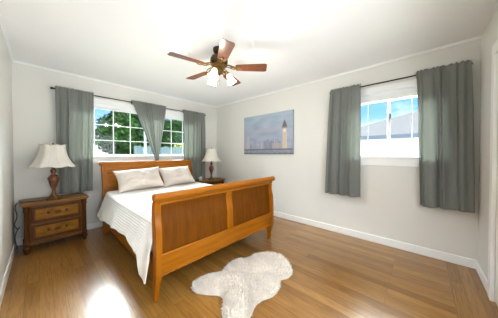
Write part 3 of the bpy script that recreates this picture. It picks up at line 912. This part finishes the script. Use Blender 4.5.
# ------------------------------------------------------------------ canvas print on the right wall
def canvas():
    y0, y1, z0, z1 = -2.252, -1.030, 1.215, 2.022
    t = thing('canvas_print', 'hazy blue canvas print of a riverside skyline with a clock tower', 'picture', (0, (y0 + y1) / 2, (z0 + z1) / 2), -PI / 2)
    wd, ht = y1 - y0, z1 - z0
    B().box(-wd / 2, wd / 2, -0.034, -0.002, -ht / 2, ht / 2, 0.002).obj('stretched_canvas', mat('canvas_edge', rgb(150, 160, 170), 0.8), t)
    NX, NZ = 244, 160
    rr = random.Random(4)
    blocks = []   # (x0,x1,top,colour) distant buildings, u from left, v from bottom
    x = 0.0
    while x < 0.80:
        w_ = rr.uniform(0.012, 0.05); hgt = rr.uniform(0.20, 0.33)
        if 0.05 < x < 0.13: hgt = rr.uniform(0.38, 0.5)
        if 0.2 < x < 0.30: hgt = rr.uniform(0.33, 0.42)
        c0 = rr.choice([(150, 150, 176), (176, 168, 178), (196, 180, 172), (134, 140, 168), (112, 122, 150)])
        blocks.append((x, x + w_, hgt, c0)); x += w_ * rr.uniform(0.7, 1.1)
    for k in range(14):
        xx = 0.45 + 0.024 * k + rr.uniform(-.01, .01)
        blocks.append((xx, xx + 0.028, rr.uniform(0.26, 0.38), rr.choice([(92, 104, 138), (110, 116, 146), (128, 128, 150)])))
    def col(u, v):
        n1 = noise.noise(Vector((u * 5, v * 9, 2.0))); n2 = noise.noise(Vector((u * 20, v * 40, 5.0)))
        # sky
        k = max(0, min(1, (v - 0.30) / 0.7))
        c = [150 + (146 - 150) * k + 22 * n1, 162 + (172 - 162) * k + 18 * n1, 192 + (196 - 192) * k + 10 * n1]
        if 0.5 < v < 0.66:
            m_ = max(0, n1 + 0.35) * 0.8; c = [c[0] * (1 - m_) + 168 * m_, c[1] * (1 - m_) + 164 * m_, c[2] * (1 - m_) + 184 * m_]
        for (a, b_, h_, cc) in blocks:
            if a <= u <= b_ and 0.14 < v < h_:
                f = 0.55 + 0.2 * n2
                c = [c[i] * (1 - f) + cc[i] * f for i in range(3)]
        if 0.62 < u < 0.93 and 0.14 < v < 0.27:       # warm lit terrace
            f = 0.7; cc = (204, 180, 158) if (int(u * 120) % 2) else (170, 152, 148); c = [c[i] * (1 - f) + cc[i] * f for i in range(3)]
        # tower
        if 0.815 < u < 0.895 and 0.14 < v < 0.62:
            s_ = 0.85 if int((u - .815) * 110) % 3 == 0 else 1.0
            c = [222 * s_, 196 * s_, 166 * s_]
            if v > 0.5: c = [206, 186, 168]
        if 0.805 < u < 0.905 and 0.6 < v < 0.635: c = [150, 130, 122]
        if v >= 0.635 and v < 0.80 and abs(u - 0.855) < 0.042 * (0.80 - v) / 0.165 + 0.004: c = [86, 72, 84]
        if (u - 0.855) ** 2 + ((v - 0.55) * 0.66) ** 2 < 0.023 ** 2: c = [238, 228, 206]
        if v < 0.14:
            c = [126 + 30 * n2, 134 + 28 * n2, 148 + 24 * n2]
            if 0.10 < v: c = [92, 100, 116]
            if v < 0.035: c = [88 + 20 * n2, 98 + 20 * n2, 112 + 20 * n2]
        gsum = sum(c) / 3
        return [gsum + (q - gsum) * 0.72 for q in c]
    b = B()
    b.grid(lambda u, v: Vector(((u - 0.5) * (wd - 0.006), -0.0345, (v - 0.5) * (ht - 0.006))), NX, NZ)
    o = b.obj('printed_face', M_plastic, t)
    me = o.data
    ca = me.color_attributes.new('print', 'FLOAT_COLOR', 'POINT')
    for i, vv in enumerate(me.vertices):
        cc = col(vv.co.x / wd + 0.5, vv.co.z / ht + 0.5)
        ca.data[i].color = rgb(*[max(0, min(255, 0.84 * q + 28)) for q in cc])
    m = bpy.data.materials.new('printed_canvas'); m.use_nodes = True
    nb = m.node_tree.nodes['Principled BSDF']; at = m.node_tree.nodes.new('ShaderNodeAttribute'); at.attribute_name = 'print'
    m.node_tree.links.new(at.outputs['Color'], nb.inputs['Base Color']); nb.inputs['Roughness'].default_value = 0.7
    me.materials.clear(); me.materials.append(m)
    # the grid faces -y locally
canvas()

# ------------------------------------------------------------------ outlets
def outlet(loc, rz, label):
    t = thing('wall_outlet', label, 'outlet', loc, rz)
    B().box(-0.036, 0.036, -0.006, 0, -0.058, 0.058, 0.003).obj('cover_plate', M_plastic, t)
    for zz in (-0.022, 0.022):
        s = B()
        for xx in (-0.007, 0.007): s.box(xx - 0.0015, xx + 0.0015, -0.0066, -0.004, zz - 0.004, zz + 0.006)
        s.box(-0.002, 0.002, -0.0066, -0.004, zz - 0.012, zz - 0.008)
        s.obj('socket', M_slot, t)
outlet((0, -1.817, 0.27), -PI / 2, 'white electrical outlet low on the wall just beyond the footboard end')

# ------------------------------------------------------------------ sheepskin rug
def rug():
    out = [(-2.182, -2.429), (-2.108, -2.375), (-1.976, -2.401), (-1.878, -2.465), (-1.748, -2.416), (-1.602, -2.407), (-1.487, -2.484), (-1.35, -2.487), (-1.218, -2.586), (-1.163, -2.72), (-1.233, -2.869), (-1.355, -2.987), (-1.476, -3.012), (-1.561, -2.977), (-1.661, -3.027), (-1.779, -3.04), (-1.874, -3.001), (-1.952, -2.997), (-2.03, -3.024), (-2.094, -3.05), (-2.18, -3.09), (-2.265, -3.06), (-2.27, -2.98), (-2.218, -2.912), (-2.168, -2.836), (-2.092, -2.761), (-2.08, -2.695), (-2.148, -2.602), (-2.194, -2.514)]
    c0 = Vector((-1.70, -2.71))
    n = len(out); P_ = [Vector(p) - c0 for p in out]
    ring = []
    for i in range(n):
        p0, p1, p2, p3 = P_[i - 1], P_[i], P_[(i + 1) % n], P_[(i + 2) % n]
        for k in range(8):
            t = k / 8
            ring.append(0.5 * ((2 * p1) + (-p0 + p2) * t + (2 * p0 - 5 * p1 + 4 * p2 - p3) * t * t + (-p0 + 3 * p1 - 3 * p2 + p3) * t ** 3))
    m = len(ring); K = 26
    def hgt(k, p):
        return 0.004 + 0.026 * max(0.0, 1 - k ** 6) ** 0.5 + (0.007 * noise.noise(Vector((p.x * 9, p.y * 9, 3))) + 0.004 * noise.noise(Vector((p.x * 30, p.y * 30, 7)))) * (1 - k ** 6)
    b = B(); rows = []
    for j in range(1, K + 1):
        k = j / K
        rows.append([b.bm.verts.new((p.x * k, p.y * k, hgt(k, p * k))) for p in ring])
    ctr = b.bm.verts.new((0, 0, hgt(0, Vector((0, 0)))))
    for i in range(m): b.bm.faces.new((ctr, rows[0][i], rows[0][(i + 1) % m]))
    for A, C_ in zip(rows, rows[1:]):
        for i in range(m): b.bm.faces.new((A[i], C_[i], C_[(i + 1) % m], A[(i + 1) % m]))
    bot = [b.bm.verts.new((p.x, p.y, 0.0015)) for p in ring]
    for i in range(m): b.bm.faces.new((rows[-1][i], bot[i], bot[(i + 1) % m], rows[-1][(i + 1) % m]))
    b.bm.faces.new(bot)
    rg = thing('sheepskin_rug', 'cream sheepskin rug lying on the oak floor in front of the footboard', 'rug', (c0.x, c0.y, 0))
    b.obj('pelt', M_fur, rg, True)
    # short wool locks
    r2 = random.Random(21); V, F = [], []
    for q in range(15000):
        i = r2.randrange(m); k = math.sqrt(r2.random()) * 0.999
        p = ring[i] * k + (ring[(i + 1) % m] - ring[i]) * r2.random() * k
        z = hgt(k, p) - 0.003
        a = r2.uniform(0, 2 * PI); ln_ = r2.uniform(0.014, 0.026)
        lean = Vector((math.cos(a), math.sin(a))) * r2.uniform(0.1, 0.8) + p.normalized() * (0.2 + 0.9 * k ** 8)
        d = Vector((lean.x, lean.y, 0.7)).normalized() * ln_
        if z + d.z < 0.004: d.z = 0.004 - z
        side = Vector((-math.sin(a), math.cos(a), 0)) * 0.0028
        o = Vector((p.x, p.y, z)); t0 = len(V)
        V += [o - side, o + side, o + d * 0.6 + side * 0.8 + Vector((0, 0, .001)), o + d, o + d * 0.6 - side * 0.8]
        F.append((t0, t0 + 1, t0 + 2, t0 + 3, t0 + 4))
    me = bpy.data.meshes.new('wool'); me.from_pydata([tuple(v) for v in V], [], F); me.materials.append(M_fur)
    for p in me.polygons: p.use_smooth = True
    w_ = bpy.data.objects.new('wool', me); COL.objects.link(w_); w_.parent = rg; w_['kind'] = 'stuff'
rug()

# ------------------------------------------------------------------ outside
GZ = -0.45
gd = struct(B().box(-30, 40, -30, 40, GZ - 0.2, GZ).obj('ground', M_grass))
# foundation keeps the room on the ground
struct(B().box(-W - T, T, -Ln - T, T, GZ, -0.121).obj('foundation', M_stucco))

def tree(loc, blobs, nleaf, leafsize, mats, seed, label, trunk_r=0.12, group='trees behind the house'):
    r2 = random.Random(seed)
    t = thing('leafy_tree', label, 'tree', loc, 0, group)
    V, F, I = [], [], []
    tot = sum(b_[3] ** 2 for b_ in blobs)
    for (bx, by, bz, br) in blobs:
        for q in range(int(nleaf * br * br / tot)):
            d = Vector((r2.gauss(0, 1), r2.gauss(0, 1), r2.gauss(0, 1))).normalized()
            rr = br * (0.55 + 0.5 * r2.random() ** 0.7)
            c = Vector((bx, by, bz)) + d * rr * (1 + 0.25 * noise.noise(d * 2.5 + Vector((seed, 0, 0))))
            nrm = (d + Vector((r2.gauss(0, .5), r2.gauss(0, .5), r2.gauss(0.3, .5)))).normalized()
            u = nrm.cross(Vector((r2.random(), r2.random(), r2.random() + .1))).normalized(); w_ = nrm.cross(u)
            s = leafsize * r2.uniform(0.6, 1.3); k0 = len(V)
            V += [tuple(c - u * s), tuple(c - w_ * s * .45 + nrm * s * .1), tuple(c + u * s), tuple(c + w_ * s * .45 + nrm * s * .1)]
            F.append((k0, k0 + 1, k0 + 2, k0 + 3)); I.append(1 if r2.random() < 0.35 else 0)
    me = bpy.data.meshes.new('foliage'); me.from_pydata(V, [], F)
    for m_ in mats: me.materials.append(m_)
    me.polygons.foreach_set('material_index', I)
    fo = bpy.data.objects.new('foliage', me); COL.objects.link(fo); fo.parent = t
    top = max(blobs, key=lambda b_: b_[3])
    tr = B(); tr.tube(smooth_pts([(0, 0, 0), (0.03, 0.02, top[2] * 0.4), (top[0] * .5, top[1] * .5, top[2] * 0.8), (top[0], top[1], top[2])], 5), [trunk_r * (1 - 0.045 * k) for k in range(16)], 10)
    for (bx, by, bz, br) in blobs[1:]:
        tr.tube([(0.02, 0.01, top[2] * 0.45), (bx * .6, by * .6, (bz + top[2] * .45) / 2), (bx, by, bz)], [trunk_r * .5, trunk_r * .35, trunk_r * .15], 7)
    tr.obj('trunk', M_bark, t, True)
    return t
dark = [M_leaf[0], M_leaf[1]]
tree((-0.55, 6.4, GZ), [(0, 0, 2.5, 0.95), (0.5, -0.1, 3.1, 0.8), (0.9, 0.2, 2.2, 0.8), (0.2, .2, 3.3, .6)], 11000, 0.10, dark, 3, 'broad green tree seen through the left half of the wide back window')
tree((2.9, 9.2, GZ), [(0, 0, 2.6, 1.1), (0.7, 0, 3.4, 0.9), (-0.5, 0.1, 3.3, 0.8), (0.9, 0, 2.0, 0.8), (-0.4, -.2, 1.7, .6)], 12000, 0.12, dark, 8, 'dark green tree seen through the right half of the wide back window')
tree((7.6, 9.4, GZ), [(0, 0, 3.2, 1.5), (0.9, 0, 2.0, 1.1), (-0.9, 0.2, 2.2, 1.0)], 7000, 0.14, dark, 12, 'tall leafy tree behind the fence beyond the far curtain')
yb = [mat('yellow_green_leaf', rgb(176, 172, 84), 0.5), M_leaf[1]]
tree((1.62, 5.0, GZ), [(0, 0, 2.02, 0.24), (0.12, 0, 1.75, 0.2), (-.1, 0, 1.6, .2)], 420, 0.06, yb, 5, 'small yellow-green shrub tip above the fence in the right half of the back window', 0.03)

# low grey fence beyond the back window
fn = thing('board_fence', 'weathered grey board fence outside the wide back window', 'fence', (1.2, 4.4, GZ))
fb_ = B()
for k in range(21):
    x = -1.75 + k * 0.13
    fb_.box(x - 0.062, x + 0.062, -0.012, 0.012, 0.03, 1.98 + 0.02 * math.sin(k * 2.3))
fb_.obj('boards', M_fence, fn)
fb_ = B(); fb_.box(-1.8, 0.9, 0.012, 0.05, 0.4, 0.5).box(-1.8, 0.9, 0.012, 0.05, 1.6, 1.7); fb_.obj('rails', M_fence, fn)
for k in range(3):
    B().box(-1.78 + 1.25 * k, -1.68 + 1.25 * k, 0.05, 0.15, 0, 2.0, 0.006).obj('post', M_fence, fn)

def house(name, label, x0, x1, y0, y1, ze, s, ov, loc, win=()):
    """hip-roofed single-storey house"""
    t = thing(name, label, 'house', loc)
    B().box(x0, x1, y0, y1, 0, ze - 0.02).obj('walls', M_stucco, t)
    X0, X1, Y0, Y1 = x0 - ov, x1 + ov, y0 - ov, y1 + ov
    hwid = min(X1 - X0, Y1 - Y0) / 2; zr = ze + s * hwid
    b = B(); v = b.bm.verts.new
    c = [v((X0, Y0, ze)), v((X1, Y0, ze)), v((X1, Y1, ze)), v((X0, Y1, ze))]
    if X1 - X0 < Y1 - Y0: r = [v(((X0 + X1) / 2, Y0 + hwid, zr)), v(((X0 + X1) / 2, Y1 - hwid, zr))]; fs = [(c[0], c[1], r[0]), (c[1], c[2], r[1], r[0]), (c[2], c[3], r[1]), (c[3], c[0], r[0], r[1])]
    else: r = [v((X0 + hwid, (Y0 + Y1) / 2, zr)), v((X1 - hwid, (Y0 + Y1) / 2, zr))]; fs = [(c[0], c[1], r[1], r[0]), (c[1], c[2], r[1]), (c[2], c[3], r[0], r[1]), (c[3], c[0], r[0])]
    for f in fs: b.bm.faces.new(f)
    b.bm.faces.new(list(reversed(c)))
    rf = b.obj('roof', M_roof, t)
    b = B()
    for a, d in ((c_, d_) for c_, d_ in (((X0, Y0), (X0, Y1)), ((X0, Y0), (X1, Y0)), ((X1, Y0), (X1, Y1)), ((X0, Y1), (X1, Y1)))):
        xa, xb = sorted((a[0], d[0])); ya, yb_ = sorted((a[1], d[1]))
        b.box(xa - 0.05, xb + 0.05, ya - 0.05, yb_ + 0.05, ze - 0.13, ze - 0.005)
    b.obj('gutter', M_gutter, t)
    for (wx0, wx1, wz0, wz1) in win:
        q = B().box(wx0, wx1, y0 - 0.04, y0 + 0.01, wz0, wz1, 0.005).obj('window', M_gutter, t)
    return t
house('neighbour_house', 'white house with pale shingled hip roof outside the side window', 5.25, 11.0, -9.5, -1.2, 1.87 - GZ, 0.395, 0.45, (0, 0, GZ))
house('white_cottage', 'small white house far left behind the tree outside the back window', -4.2, -1.55, 9.5, 13.0, 1.75 - GZ, 0.3, 0.3, (0, 0, GZ), win=((-2.4, -1.9, 1.1, 1.9),))
